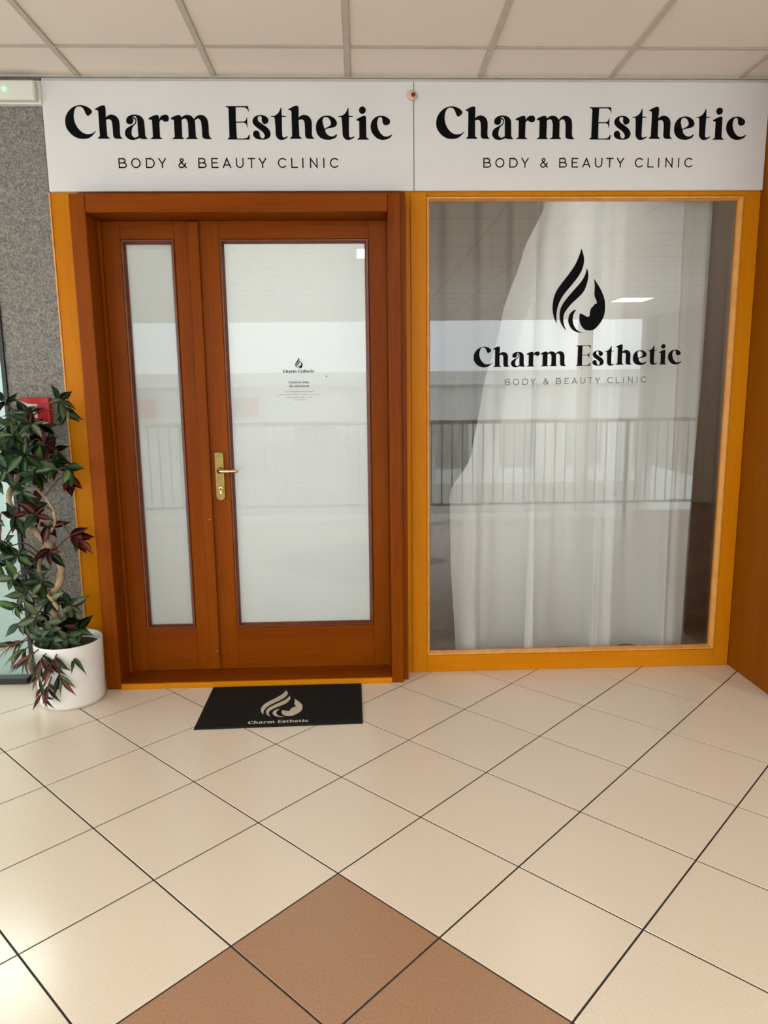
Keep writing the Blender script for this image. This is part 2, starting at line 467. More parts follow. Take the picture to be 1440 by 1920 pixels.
SANS = {
    'B': [[(0, 0), (0, 1)], [(0, 1), (.45, 1)] + arc(.45, .76, .28, .24, 90, -90) + [(0, .52)], [(0, .52), (.5, .52)] + arc(.52, .26, .33, .26, 90, -90) + [(0, 0)]],
    'O': [arc(.52, .5, .5, .5, 0, 360, 30)],
    'D': [[(0, 0), (0, 1), (.42, 1)] + arc(.42, .5, .5, .5, 90, -90) + [(0, 0)]],
    'Y': [[(0, 1), (.38, .42), (.78, 1)], [(.38, .42), (.38, 0)]],
    '&': [catmull([(.86, 0), (.28, .66), (.2, .84), (.38, 1), (.56, .86), (.46, .66), (.16, .44), (.02, .22), (.16, .02), (.42, 0), (.66, .16), (.84, .46)], False, 4)],
    'E': [[(.68, 1), (0, 1), (0, 0), (.7, 0)], [(0, .52), (.6, .52)]],
    'A': [[(0, 0), (.44, 1), (.88, 0)], [(.16, .28), (.72, .28)]],
    'U': [[(0, 1)] + arc(.4, .4, .4, .4, 180, 360) + [(.8, 1)]],
    'T': [[(0, 1), (.76, 1)], [(.38, 1), (.38, 0)]],
    'C': [arc(.5, .5, .5, .5, 45, 315, 24)],
    'L': [[(0, 1), (0, 0), (.66, 0)]],
    'I': [[(0.05, 0), (0.05, 1)]],
    'N': [[(0, 0), (0, 1), (.78, 0), (.78, 1)]],
}
TAGLINE = [('B', 65), ('O', 218), ('D', 402), ('Y', 558), ('&', 800), ('B', 1050), ('E', 1212), ('A', 1352),
           ('U', 1517), ('T', 1664), ('Y', 1802), ('C', 2040), ('L', 2206), ('I', 2340), ('N', 2441), ('I', 2602), ('C', 2690)]

def bm_stroke(bm, pts, w, place, thick):
    pts = [Vector((x, y)) for x, y in pts]
    closed = (pts[0] - pts[-1]).length < 1e-6
    n = len(pts)
    L, Rr = [], []
    for i, p in enumerate(pts):
        a = pts[i - 1] if i > 0 else (pts[-2] if closed else None)
        b = pts[i + 1] if i < n - 1 else (pts[1] if closed else None)
        d1 = (p - a).normalized() if a is not None else None
        d2 = (b - p).normalized() if b is not None else None
        if d1 is None:
            d1 = d2
            p = p - d2 * w / 2
        if d2 is None:
            d2 = d1
            p = p + d1 * w / 2
        n1 = Vector((-d1.y, d1.x))
        n2 = Vector((-d2.y, d2.x))
        mm = n1 + n2
        mm = n1 if mm.length < 1e-3 else mm.normalized()
        k = min(w / 2 / max(mm.dot(n1), 0.3), w * 1.4)
        L.append(p + mm * k)
        Rr.append(p - mm * k)
    for i in range(n - 1):
        bm.faces.new([bm.verts.new(place(q, thick)) for q in (Rr[i], Rr[i + 1], L[i + 1], L[i])])

def tag_letters(origin, scale, m, parent, weight=0.145, axes=FRONT, thick=0.001):
    """origin at the left foot of the first letter; scale = metres per traced unit (cap height 103 units)"""
    for ch, x in TAGLINE:
        bm = bmesh.new()
        o = Vector(origin) + Vector(axes[0]) * ((x - 65) * scale)
        pl = placer(o, *axes, 103 * scale)
        for st in SANS[ch]:
            bm_stroke(bm, st, weight, pl, thick)
        bmesh.ops.remove_doubles(bm, verts=bm.verts[:], dist=1e-5)
        from_bm('tagline_letter', bm, m, parent)

# ------------------------------------------------------------------ floor
TS, TH, OX, OY = 0.3914, 0.7809, -0.0802, -1.562
TA = Vector((math.cos(TH), -math.sin(TH)))
TB = Vector((math.sin(TH), math.cos(TH)))
floor = box('floor', -7, 6.2, -4.75, 0.05, -0.20, -0.0018, grout)
tag(floor, 'cream stoneware tiled floor laid diagonally', None, None, 'structure')

def clip_poly(poly, axis, val, keep_less=True):
    out = []
    for i in range(len(poly)):
        a, b = poly[i], poly[(i + 1) % len(poly)]
        ia = (a[axis] <= val) == keep_less
        ib = (b[axis] <= val) == keep_less
        if ia:
            out.append(a)
        if ia != ib:
            t = (val - a[axis]) / (b[axis] - a[axis])
            out.append(a + (b - a) * t)
    return out

def bm_prism(bm, poly, z0, z1, chamfer=0.0):
    cx = sum((p for p in poly), Vector((0, 0))) / len(poly)
    lower = [bm.verts.new((p.x, p.y, z0)) for p in poly]
    upper = [bm.verts.new((p.x, p.y, z1 - chamfer)) for p in poly]
    rings = [lower, upper]
    if chamfer:
        rings.append([bm.verts.new((p.x + (cx.x - p.x) * chamfer / max((cx - p).length, 1e-3), p.y + (cx.y - p.y) * chamfer / max((cx - p).length, 1e-3), z1)) for p in poly])
    n = len(poly)
    for a, b in zip(rings, rings[1:]):
        for k in range(n):
            bm.faces.new((a[k], a[(k + 1) % n], b[(k + 1) % n], b[k]))
    bm.faces.new(rings[-1])
    bmesh.ops.recalc_face_normals(bm, faces=bm.faces)

JOINT = 0.0058
hs = TS / 2 - JOINT / 2
sq = [TA * (-hs) + TB * (-hs), TA * hs + TB * (-hs), TA * hs + TB * hs, TA * (-hs) + TB * hs]
def square_mesh(m):
    bm = bmesh.new()
    bm_prism(bm, sq, -0.0100, 0.0, 0.0008)
    me = bpy.data.meshes.new('tile')
    bm.to_mesh(me)
    bm.free()
    me.materials.append(m)
    return me
sq_cream, sq_brown = square_mesh(tile_cream), square_mesh(tile_brown)
far_bm = bmesh.new()
for i in range(-22, 23):
    for j in range(-22, 23):
        c = Vector((OX, OY)) + TA * ((i + .5) * TS) + TB * ((j + .5) * TS)
        poly = [c + q for q in sq]
        if max(p.y for p in poly) < -4.74 or min(p.y for p in poly) > 0.04 or max(p.x for p in poly) < -6.95 or min(p.x for p in poly) > 6.15:
            continue
        whole = all(-4.74 < p.y < 0.045 and -6.95 < p.x < 6.15 for p in poly)
        near = -2.6 < c.x < 2.9 and c.y > -3.6
        brown = 0 <= i <= 2 and -3 <= j <= -1
        if whole and near:
            o = bpy.data.objects.new('tile', sq_brown if brown else sq_cream)
            o.location = (c.x, c.y, 0)
            link(o, floor)
            continue
        if not whole:
            for ax, val, less in ((1, 0.045, True), (1, -4.74, False), (0, -6.95, False), (0, 6.15, True)):
                poly = clip_poly(poly, ax, val, less)
                if len(poly) < 3:
                    break
            if len(poly) < 3:
                continue
        if near:
            bm = bmesh.new()
            bm_prism(bm, poly, -0.0100, 0.0)
            from_bm('tile', bm, tile_cream, floor)
        else:
            bm_prism(far_bm, poly, -0.0100, 0.0)
ft = from_bm('tile_field', far_bm, tile_cream, floor)
tag(ft, None, None, None, 'stuff')

# ------------------------------------------------------------------ ceiling
ceiling = box('ceiling', -7, 6.2, -11.8, 0.02, CEIL + 0.03, CEIL + 0.12, ceil_tile)
tag(ceiling, 'suspended ceiling of cream mineral tiles in a grid', None, None, 'structure')
GX, GY, GP, BAR = -1.2178, -0.2874, 0.6, 0.024
LAMPS = [(-4.2178, -4.487), (-0.0178, -4.487), (4.1822, -4.487), (-4.2178, -8.687), (4.1822, -8.687)]
far_bm = bmesh.new()
bar_far = bmesh.new()
tile_cache = {}
for kx in range(-10, 13):
    for ky in range(-1, 20):
        x0, y1 = GX + GP * kx, GY - GP * ky
        y0 = y1 - GP
        if ky == -1:
            y1 = 0.0
        x1 = x0 + GP
        if x0 < -7 or x1 > 6.2 or y0 < -11.8:
            continue
        if any(abs(x0 - lx) < .05 and abs(y0 - ly) < .05 for lx, ly in LAMPS):
            continue
        g = BAR / 2 + 0.001
        if abs(x0) < 3.5 and ky < 6:
            key = (round(y1 - y0, 3))
            if key not in tile_cache:
                bm = bmesh.new()
                bm_box(bm, -GP / 2 + g, GP / 2 - g, -(y1 - y0) / 2 + g, (y1 - y0) / 2 - g, 0, 0.02)
                me = bpy.data.meshes.new('ceiling_tile')
                bm.to_mesh(me)
                bm.free()
                me.materials.append(ceil_tile)
                tile_cache[key] = me
            o = bpy.data.objects.new('ceiling_tile', tile_cache[key])
            o.location = ((x0 + x1) / 2, (y0 + y1) / 2, CEIL + 0.004)
            link(o, ceiling)
        else:
            bm_box(far_bm, x0 + g, x1 - g, y0 + g, y1 - g, CEIL + 0.004, CEIL + 0.024)
tag(from_bm('ceiling_tile_field', far_bm, ceil_tile, ceiling), None, None, None, 'stuff')
for kx in range(-9, 13):                                 # main runners towards the shop front
    x = GX + GP * kx
    box('grid_runner', x - BAR / 2, x + BAR / 2, -11.8, 0.0, CEIL - 0.002, CEIL + 0.03, ceil_bar, ceiling)
for ky in range(0, 20):
    y = GY - GP * ky
    box('cross_runner', -7, 6.2, y - 0.008, y + 0.008, CEIL, CEIL + 0.03, ceil_bar, ceiling)
box('wall_angle', -7, 6.2, -0.012, 0.012, CEIL - 0.004, CEIL + 0.03, ceil_bar, ceiling)

LAMP_LABELS = ['square LED ceiling panel over the railing, at the neighbouring shop', 'square LED ceiling panel mirrored in the top corner of the wide door pane',
               'square LED ceiling panel over the railing, past the wood pier', 'square LED ceiling panel over the void, at the neighbouring shop',
               'square LED ceiling panel mirrored in the window beside the black emblem']
for n, (lx, ly) in enumerate(LAMPS):
    t = empty('ceiling_light', (lx + .3, ly + .3, CEIL))
    tag(t, LAMP_LABELS[n], 'light', 'ceiling panels of the hall')
    bm = bmesh.new()
    for a in ((lx + .013, lx + .035, ly + .013, ly + .587), (lx + .565, lx + .587, ly + .013, ly + .587), (lx + .035, lx + .565, ly + .013, ly + .035), (lx + .035, lx + .565, ly + .565, ly + .587)):
        bm_box(bm, *a, CEIL - .001, CEIL + .02)
    from_bm('frame', bm, white_plastic, t)
    box('diffuser', lx + .035, lx + .565, ly + .035, ly + .565, CEIL + .002, CEIL + .015, lamp_glow, t)

# ------------------------------------------------------------------ shop front walls
W = empty('wall_front')
tag(W, 'shop front wall carrying the signs and the orange wood framing', None, None, 'structure')
box('lintel', -1.385, 1.92, 0.005, 0.14, 2.352, CEIL + 0.03, plaster, W)
box('frame_strip', -1.385, -1.258, 0.0, 0.14, 0.0, 2.3515, orange_v, W, 0.002)
box('frame_strip', 0.236, 0.263, 0.0, 0.14, 0.0, 2.3515, orange_v, W, 0.001)
box('edge_batten', -1.392, -1.385, -0.004, 0.03, 0.0, 2.3505, orange_bead, W)
wl = box('wall_left', -1.660, -1.392, 0.004, 0.14, 0.0, CEIL + 0.03, carpet)
tag(wl, 'narrow wall strip covered in mottled grey carpet', None, None, 'structure')
wr = box('wall_right', 1.922, 2.08, -0.46, 0.14, 0.0, CEIL - 0.006, veneer, None, 0.003)
tag(wr, 'projecting side wall clad in orange wood veneer, coloured darker for shade', None, None, 'structure')
wb = box('wall_beyond', 2.08, 6.2, 0.0, 0.14, 0.0, CEIL + 0.03, beige_wall)
tag(wb, 'plain beige wall continuing past the wood pier', None, None, 'structure')
wx = box('wall_gallery', 6.2, 6.35, -11.8, 0.14, -0.2, CEIL + 0.03, beige_wall)
tag(wx, 'beige end wall of the gallery', None, None, 'structure')

# ------------------------------------------------------------------ neighbouring glass front at the left edge
w2 = empty('window_2', (-1.68, 0.05, 0))
tag(w2, 'pale green glass shop front with black frame at the left edge', None, None, 'structure')
box('frame_post', -1.682, -1.661, -0.006, 0.04, 0.0, CEIL - 0.006, black_metal, w2, 0.002)
box('bottom_rail', -6.9, -1.689, -0.035, 0.03, 0.0, 0.030, black_metal, w2, 0.002)
box('pane', -6.9, -1.689, 0.010, 0.020, 0.031, CEIL - 0.006, green_glass, w2)
nf = box('floor_neighbour', -6.9, -1.66, 0.06, 3.0, -0.2, -0.002, pale_floor)
tag(nf, 'pale floor behind the neighbouring glass front', None, None, 'structure')
nw = box('wall_neighbour', -6.9, -1.66, 3.0, 3.1, -0.002, CEIL, plaster)
tag(nw, 'pale back wall of the neighbouring shop', None, None, 'structure')
nc = box('ceiling_neighbour', -6.9, -1.66, 0.05, 3.1, CEIL + .03, CEIL + 0.1, plaster)
tag(nc, 'white ceiling of the neighbouring shop', None, None, 'structure')
np_ = box('wall_party', -1.66, -1.56, 0.14, 3.1, -0.002, CEIL + .03, plaster)
tag(np_, 'party wall between the two shops', None, None, 'structure')

# ------------------------------------------------------------------ shop interior
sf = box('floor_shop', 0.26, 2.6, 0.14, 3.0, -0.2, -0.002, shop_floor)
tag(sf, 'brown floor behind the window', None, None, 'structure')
se = box('floor_entrance', -0.77, 0.26, 0.14, 3.0, -0.2, -0.002, pale_floor)  # split off and paled so its bounce lifts the lower door film
tag(se, 'floor behind the door, made pale to brighten the lower film', None, None, 'structure')
sl = box('floor_dimming', -1.56, -0.77, 0.14, 3.0, -0.2, -0.002, shop_floor)  # unseen floor kept dark so the narrow film dims towards the bottom
tag(sl, 'unseen floor made dark to dim the lower part of the narrow door leaf', None, None, 'structure')
sb = box('wall_back', -1.56, 2.6, 3.0, 3.1, -0.002, CEIL + .03, plaster)
tag(sb, 'white back wall inside the shop', None, None, 'structure')
ss = box('wall_shop_side', 2.5, 2.6, 0.14, 3.0, -0.002, CEIL + .03, plaster)
tag(ss, 'white side wall inside the shop', None, None, 'structure')
sc_ = box('ceiling_shop', -1.56, 2.6, 0.14, 3.1, CEIL + .03, CEIL + 0.1, plaster)
tag(sc_, 'white ceiling inside the shop', None, None, 'structure')
sp = box('wall_partition', 0.22, 0.30, 0.35, 3.0, -0.002, CEIL + .03, plaster)
tag(sp, 'white partition between the entrance and the window bay', None, None, 'structure')
sq_ = box('wall_dimming', -0.80, -0.74, 0.16, 3.0, -0.002, CEIL + .03, plaster)  # added out of view to keep light off the narrow leaf's film
tag(sq_, 'unseen white partition added to dim the narrow door leaf', None, None, 'structure')
for lab, x0, x1, y0, y1, mm in (
        ('unseen ceiling panel added to backlight the wide frosted door leaf', -0.60, 0.08, 0.9, 2.5, door_glow),  # added, unseen: set back to even the glow through the wide film
        ('large unseen ceiling panel added to backlight the window curtain', 0.7, 1.9, 0.9, 1.7, bay_glow),  # added, unseen: lights the sheer evenly from behind
        ('small unseen ceiling panel added to backlight the narrow frosted door leaf', -1.35, -0.95, 0.30, 0.55, shop_glow),  # added, unseen: close to the leaf so its film brightens towards the top
        ('ceiling panel glowing behind the pale green neighbouring glass', -3.2, -2.4, 1.0, 1.6, shop_glow)):
    t = empty('ceiling_light', ((x0 + x1) / 2, (y0 + y1) / 2, CEIL))
    tag(t, lab, 'light')
    box('housing', x0 - .02, x1 + .02, y0 - .02, y1 + .02, CEIL + .005, CEIL + .03, white_plastic, t)
    box('diffuser', x0, x1, y0, y1, CEIL - .004, CEIL + .005, mm, t)

# ------------------------------------------------------------------ shop signs
def sign(label, x0, x1, tx, tscale, gx):
    s = empty('shop_sign', ((x0 + x1) / 2, -0.010, 2.351))
    tag(s, label, 'sign', 'shop signs above the entrance')
    box('panel', x0, x1, -0.020, 0.004, 2.351, 2.816, sign_white, s, 0.0015)
    letters((tx, -0.0201, 2.570), tscale, vinyl_black, s)
    tag_letters((gx, -0.0201, 2.4525), 0.987 / 2713 * tscale, vinyl_black, s)
    return s
sign('white shop sign above the wooden door', -1.380, 0.278, -1.291, 1.0, -1.058)
sign('white shop sign above the curtained window', 0.281, 1.919, 0.375, 0.983, 0.602)

# ------------------------------------------------------------------ door
D1 = empty('door_1', (-0.51, -0.05, 0))
tag(D1, 'reddish brown wooden double door with frosted glass', None, None, 'structure')
YF, YL = -0.132, 0.030                                   # frame front, leaf front
def post(x0, x1):
    return box('frame_post', x0, x1, YF, 0.075, 0.0, 2.315, door_wood_v, D1, 0.006, 2)
post(-1.258, -1.187)
post(0.152, 0.210)
box('frame_fillet', 0.210, 0.236, -0.095, 0.06, 0.0, 2.315, door_wood_v, D1, 0.002)
box('frame_head', -1.187, 0.152, YF + .001, 0.075, 2.235, 2.315, door_wood_h, D1, 0.006, 2)
box('head_backing', -1.258, 0.236, -0.006, 0.075, 2.3155, 2.350, door_wood_h, D1)
box('stop_strip', -1.187, -1.172, 0.002, 0.029, 0.030, 2.234, door_wood_v, D1, 0.002)
box('threshold', -1.187, 0.152, YF + .006, 0.075, 0.0, 0.030, door_wood_h, D1, 0.002)
box('threshold_edge', -1.187, 0.152, YF - .004, YF + .006, 0.0, 0.028, orange_h, D1, 0.002)

def leaf(x0, x1, px0, px1):
    """x0..x1 leaf, px0..px1 bead outer edges"""
    lf = empty('door_leaf', ((x0 + x1) / 2, YL, 0.034))
    lf.parent = D1
    lf.location = Vector(((x0 + x1) / 2, YL, 0.034)) - D1.location
    z0, z1, b0, b1 = 0.031, 2.234, 0.252, 2.152
    y0, y1 = YL, YL + 0.045
    box('stile', x0, px0, y0, y1, z0, z1, door_wood_v, lf, 0.002)
    box('stile', px1, x1, y0, y1, z0, z1, door_wood_v, lf, 0.002)
    box('top_rail', px0, px1, y0, y1, b1, z1, door_wood_h, lf, 0.002)
    box('bottom_rail', px0, px1, y0, y1, z0, b0, door_wood_h, lf, 0.002)
    w = 0.020
    bm = bmesh.new()
    prof = [(0.0, y0 + .002), (0.004, y0 - .005), (0.010, y0 - .005), (w, y0 + .013), (w, y0 + .020), (0.0, y0 + .020)]
    rings = []
    for dx, yy in prof:
        rings.append([bm.verts.new(v) for v in ((px0 + dx, yy, b0 + dx), (px1 - dx, yy, b0 + dx), (px1 - dx, yy, b1 - dx), (px0 + dx, yy, b1 - dx))])
    for a, b in zip(rings, rings[1:] + rings[:1]):
        for k in range(4):
            bm.faces.new((a[k], a[(k + 1) % 4], b[(k + 1) % 4], b[k]))
    bmesh.ops.recalc_face_normals(bm, faces=bm.faces)
    from_bm('glazing_bead', bm, bead_wood, lf)
    box('pane', px0 + .004, px1 - .004, y0 + .021, y0 + .025, b0 + .004, b1 - .004, clear_glass, lf)
    g = 0.001
    fm = box('privacy_film', px0 + w + g - .012, px1 - w - g + .012, y0 + .0262, y0 + .0268, b0 + w + g - .012, b1 - w - g + .012, frost_film, lf)
    return lf
LS = leaf(-1.186, -0.752, -1.092, -0.843)
LM = leaf(-0.750, 0.151, -0.635, 0.067)
box('astragal', -0.775, -0.726, YL - .016, YL - .001, 0.036, 2.228, door_wood_v, LM, 0.004, 2)
for zz in (0.82, 0.135):
    bm = bmesh.new()
    bm_lathe(bm, [(0.0045, YL - .0185), (0.0045, YL - .016)], -0.742, zz, 10, 'y')
    from_bm('screw_cap', bm, brass, LM)
# brass handle set
def bm_plate(bm, x0, x1, z0, z1, y0, y1):
    r = (x1 - x0) / 2
    cx = (x0 + x1) / 2
    pts = [(cx + r * math.cos(a), z1 - .006 + .006 * math.sin(a)) for a in [math.pi * k / 8 for k in range(9)]]
    pts += [(cx - r * math.cos(a), z0 + r - r * math.sin(a)) for a in [math.pi * k / 12 for k in range(13)]]
    bm_outline(bm, [pts], lambda p, d: Vector((p[0], y1 - d, p[1])), y1 - y0)
bm = bmesh.new()
bm_plate(bm, -0.704, -0.662, 0.915, 1.152, YL - .010, YL)
from_bm('handle_plate', bm, brass, LM)
bm = bmesh.new()
hx, hz = -0.681, 1.064
bm_tube(bm, [(hx, YL - .008, hz), (hx, YL - .040, hz), (hx + .004, YL - .052, hz), (hx + .014, YL - .058, hz), (hx + .05, YL - .058, hz), (hx + .085, YL - .056, hz - .001), (hx + .096, YL - .050, hz - .002)],
        [.010, .009, .009, .009, .0095, .0085, .006], 12)
from_bm('lever', bm, brass_bright, LM, True)
bm = bmesh.new()
bm_lathe(bm, [(0.016, YL - .010), (0.016, YL - .018), (0.012, YL - .021)], hx, hz, 20, 'y')
from_bm('rosette', bm, brass, LM, True)
bm = bmesh.new()
bm_lathe(bm, [(0.0085, YL - .010), (0.0085, YL - .016)], hx, 0.975, 16, 'y')
bm_box(bm, hx - .004, hx + .004, YL - .016, YL - .010, 0.948, 0.975)
from_bm('lock_cylinder', bm, brass_bright, LM)
# printed opening hours on the main pane
YG = YL + 0.0209
emblem('printed_emblem', (-0.2975, YG, 1.553), 0.135, vinyl_black, LM, thick=0.0004, sub=4)
wordmark('printed_wordmark', (-0.360, YG, 1.533), 0.1045, vinyl_black, LM, thick=0.0004, sub=3)
def print_text(name, body, cx, z, width, m):
    cu = bpy.data.curves.new('print', 'FONT')
    cu.body = body
    cu.align_x = 'CENTER'
    cu.resolution_u = 3
    cu.offset = 0.012
    tmp = bpy.data.objects.new('print', cu)
    COL.objects.link(tmp)
    bpy.context.view_layer.update()
    me = bpy.data.meshes.new_from_object(tmp.evaluated_get(bpy.context.evaluated_depsgraph_get()))
    bpy.data.objects.remove(tmp)
    xs = [v.co.x for v in me.vertices]
    s = width / (max(xs) - min(xs))
    me.transform(Matrix.Translation((cx, YG - .0004, z)) @ Matrix.Rotation(math.pi / 2, 4, 'X') @ Matrix.Scale(s, 4))
    me.transform(Matrix.Translation(-parent_world(LM)))
    me.materials.clear()
    me.materials.append(m)
    return link(bpy.data.objects.new(name, me), LM)
print_text('printed_hours', 'Otev\u00edrac\u00ed doba:', -0.282, 1.482, 0.100, vinyl_grey)
print_text('printed_hours', 'dle objedn\u00e1vek', -0.282, 1.464, 0.100, vinyl_grey)
rnd = random.Random(3)
def fine_print(z, x0, x1, m):                            # lines too small to read in the photograph
    bm = bmesh.new()
    x = x0
    while x < x1:
        wd = rnd.uniform(0.002, 0.0042)
        h = rnd.choice((0.0026, 0.0026, 0.004))
        bm_box(bm, x, min(x + wd, x1), YG - .0004, YG, z, z + h)
        x += wd + rnd.choice((0.0010, 0.0010, 0.0035))
    from_bm('fine_print', bm, m, LM)
fine_print(1.440, -0.350, -0.214, vinyl_pale)
fine_print(1.426, -0.385, -0.182, vinyl_pale)
fine_print(1.413, -0.342, -0.222, vinyl_pale)
fine_print(1.401, -0.310, -0.255, vinyl_pale)
bm = bmesh.new()
bm_lathe(bm, [(0.0035, YG - .0025), (0.0035, YG)], -0.148, 1.514, 12, 'y')
from_bm('peephole_dot', bm, vinyl_grey, LM)

# ------------------------------------------------------------------ window with orange frame
W1 = empty('window_1', (1.09, 0.03, 0))
tag(W1, 'large orange framed shop window with black lettering', None, None, 'structure')
box('frame_stile', 0.263, 0.338, -0.006, 0.075, 0.0, 2.3505, orange_v, W1, 0.003)
box('frame_stile', 1.842, 1.921, -0.006, 0.075, 0.0, 2.3505, orange_v, W1, 0.003)
box('bottom_rail', 0.338, 1.842, -0.005, 0.075, 0.0, 0.090, orange_h, W1, 0.003)
box('top_rail', 0.338, 1.842, -0.005, 0.075, 2.330, 2.3505, orange_h, W1, 0.003)
bm = bmesh.new()
rings = []
for dx, yy in [(0.0, 0.000), (0.004, -0.009), (0.010, -0.009), (0.018, 0.012), (0.018, 0.026), (0.0, 0.026)]:
    rings.append([bm.verts.new(v) for v in ((0.338 + dx, yy, 0.090 + dx), (1.842 - dx, yy, 0.090 + dx), (1.842 - dx, yy, 2.330 - dx), (0.338 + dx, yy, 2.330 - dx))])
for a, b in zip(rings, rings[1:] + rings[:1]):
    for k in range(4):
        bm.faces.new((a[k], a[(k + 1) % 4], b[(k + 1) % 4], b[k]))
bmesh.ops.recalc_face_normals(bm, faces=bm.faces)
from_bm('glazing_bead', bm, orange_bead, W1)
box('pane', 0.342, 1.838, 0.027, 0.033, 0.094, 2.326, window_glass, W1)
YW = 0.0268
ax = ((1, 0, 0.0075), (0, 0, 1), (0, -1, 0))
letters((0.566, YW, 1.546), 0.702, vinyl_black, W1, ax, 0.0006)
tag_letters((0.728, YW, 1.4635), 0.697 / 2713, vinyl_grey, W1, 0.12, ax, 0.0006)
emblem('window_emblem', (0.953, YW, 1.707), 1.0, vinyl_black, W1, thick=0.0006)

# ------------------------------------------------------------------ curtains behind the window
def lerp_path(path, z):
    path = sorted(path, key=lambda q: q[1])
    if z <= path[0][1]:
        return path[0][0]
    for a, b in zip(path, path[1:]):
        if z <= b[1]:
            t = (z - a[1]) / (b[1] - a[1])
            t = t * t * (3 - 2 * t) * .5 + t * .5
            return a[0] + (b[0] - a[0]) * t
    return path[-1][0]

def curtain(name, label, left, right, z0, z1, y0, folds, m, nx=320, nz=50):
    bm = bmesh.new()
    rows = []
    for i in range(nz + 1):
        z = z0 + (z1 - z0) * i / nz
        l, r = lerp_path(left, z), lerp_path(right, z)
        drop = 1 - (z - z0) / (z1 - z0)
        row = []
        for k in range(nx + 1):
            u = k / nx
            xx = l + (r - l) * u
            y, dx = y0, 0.0
            edge = min(1.0, 6 * u, 6 * (1 - u))
            for amp, sway, per, ph, dr in folds:
                a = 2 * math.pi * ((xx - 0.5) / per + dr * drop * (1.1 - xx)) + ph + 0.8 * math.sin(5.1 * xx + per * 9)
                g = 0.5 + 0.5 * drop
                y += amp * g * math.cos(a)
                dx += sway * (0.6 + 0.4 * drop) * edge * math.sin(a) * (0.75 + 0.35 * math.sin(7.3 * xx + ph))
            row.append(bm.verts.new((xx + dx, y, z)))
        rows.append(row)
    for a, b in zip(rows, rows[1:]):
        for k in range(nx):
            bm.faces.new((a[k], a[k + 1], b[k + 1], b[k]))
    o = from_bm(name, bm, m, None, True)
    tag(o, label, 'curtain', 'curtains behind the shop window')
    return o
curtain('sheer_curtain', 'long white sheer curtain pulled across the window behind the black emblem',
        [(0.967, 2.40), (0.841, 2.115), (0.741, 1.784), (0.638, 1.416), (0.586, 1.118), (0.487, 0.898), (0.493, 0.557), (0.518, 0.03)],
        [(1.80, 2.40), (1.802, 1.51), (1.775, 0.677), (1.775, 0.03)], 0.02, 2.40, 0.20,
        [(0.062, 0.068, 0.33, 0.9, 0.08), (0.026, 0.012, 0.175, 2.0, -0.15), (0.006, 0.0, 0.083, 0.3, 0.2)], sheer)
curtain('lining_curtain', 'grey brown curtain, shade put into its colour, at the upper left of the window, left of the white sheer',
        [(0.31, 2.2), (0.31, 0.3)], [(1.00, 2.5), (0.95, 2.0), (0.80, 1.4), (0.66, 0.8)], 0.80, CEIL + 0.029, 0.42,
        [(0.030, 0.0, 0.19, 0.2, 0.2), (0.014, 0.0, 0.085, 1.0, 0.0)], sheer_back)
curtain('lining_curtain', 'dark grey brown curtain added at the right edge of the window to dim the white sheer',  # extra piece added to darken the right part of the sheer
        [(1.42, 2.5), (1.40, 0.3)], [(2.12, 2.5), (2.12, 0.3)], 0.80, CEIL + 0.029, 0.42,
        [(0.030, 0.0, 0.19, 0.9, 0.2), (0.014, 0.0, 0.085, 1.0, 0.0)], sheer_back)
SB = empty('dark_backing_cabinet', (1.30, 0.85, 0))  # invented furniture supplying the dark interior below the rear curtain
tag(SB, 'low brown cabinet added to darken the view behind the window curtains', 'dark_backing_cabinet')
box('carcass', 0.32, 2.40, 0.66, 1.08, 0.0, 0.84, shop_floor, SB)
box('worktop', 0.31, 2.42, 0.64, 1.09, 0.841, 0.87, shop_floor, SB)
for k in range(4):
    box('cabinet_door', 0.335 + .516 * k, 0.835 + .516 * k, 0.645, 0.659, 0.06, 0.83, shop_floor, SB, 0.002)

# ------------------------------------------------------------------ doormat
M1 = empty('doormat', (-0.367, -0.362, 0.0))
tag(M1, 'black rectangular doormat with a cream emblem in front of the door', 'mat')
def bm_quad_slab(bm, pts, z0, z1, inset=0.0):
    c = sum((Vector(p) for p in pts), Vector((0, 0))) / 4
    lo = [bm.verts.new((p[0], p[1], z0)) for p in pts]
    up = [bm.verts.new((p[0] + (c.x - p[0]) * inset, p[1] + (c.y - p[1]) * inset, z1)) for p in pts]
    for k in range(4):
        bm.faces.new((lo[k], lo[(k + 1) % 4], up[(k + 1) % 4], up[k]))
    bm.faces.new(up)
    bm.faces.new(lo[::-1])
    bmesh.ops.recalc_face_normals(bm, faces=bm.faces)
MQ = [(-0.733, -0.590), (0.002, -0.572), (-0.003, -0.138), (-0.736, -0.142)]
bm = bmesh.new()
bm_quad_slab(bm, MQ, 0.0005, 0.005, 0.004)
from_bm('rubber_border', bm, mat_border, M1)
mc = Vector((-0.3675, -0.3605))
bm = bmesh.new()
bm_quad_slab(bm, [tuple(mc + (Vector(q) - mc) * 0.955) for q in MQ], 0.005, 0.0085, 0.004)
from_bm('pile', bm, mat_black, M1)
ma = ((1, 0.024, 0), (-0.01, 1, 0), (0, 0, 1))
emblem('mat_emblem', (-0.462, -0.505, 0.0086), 0.735, mat_cream, M1, ma, 0.0012)
wordmark('mat_wordmark', (-0.505, -0.563, 0.0086), 0.182, mat_cream, M1, ma, 0.0010, 4)

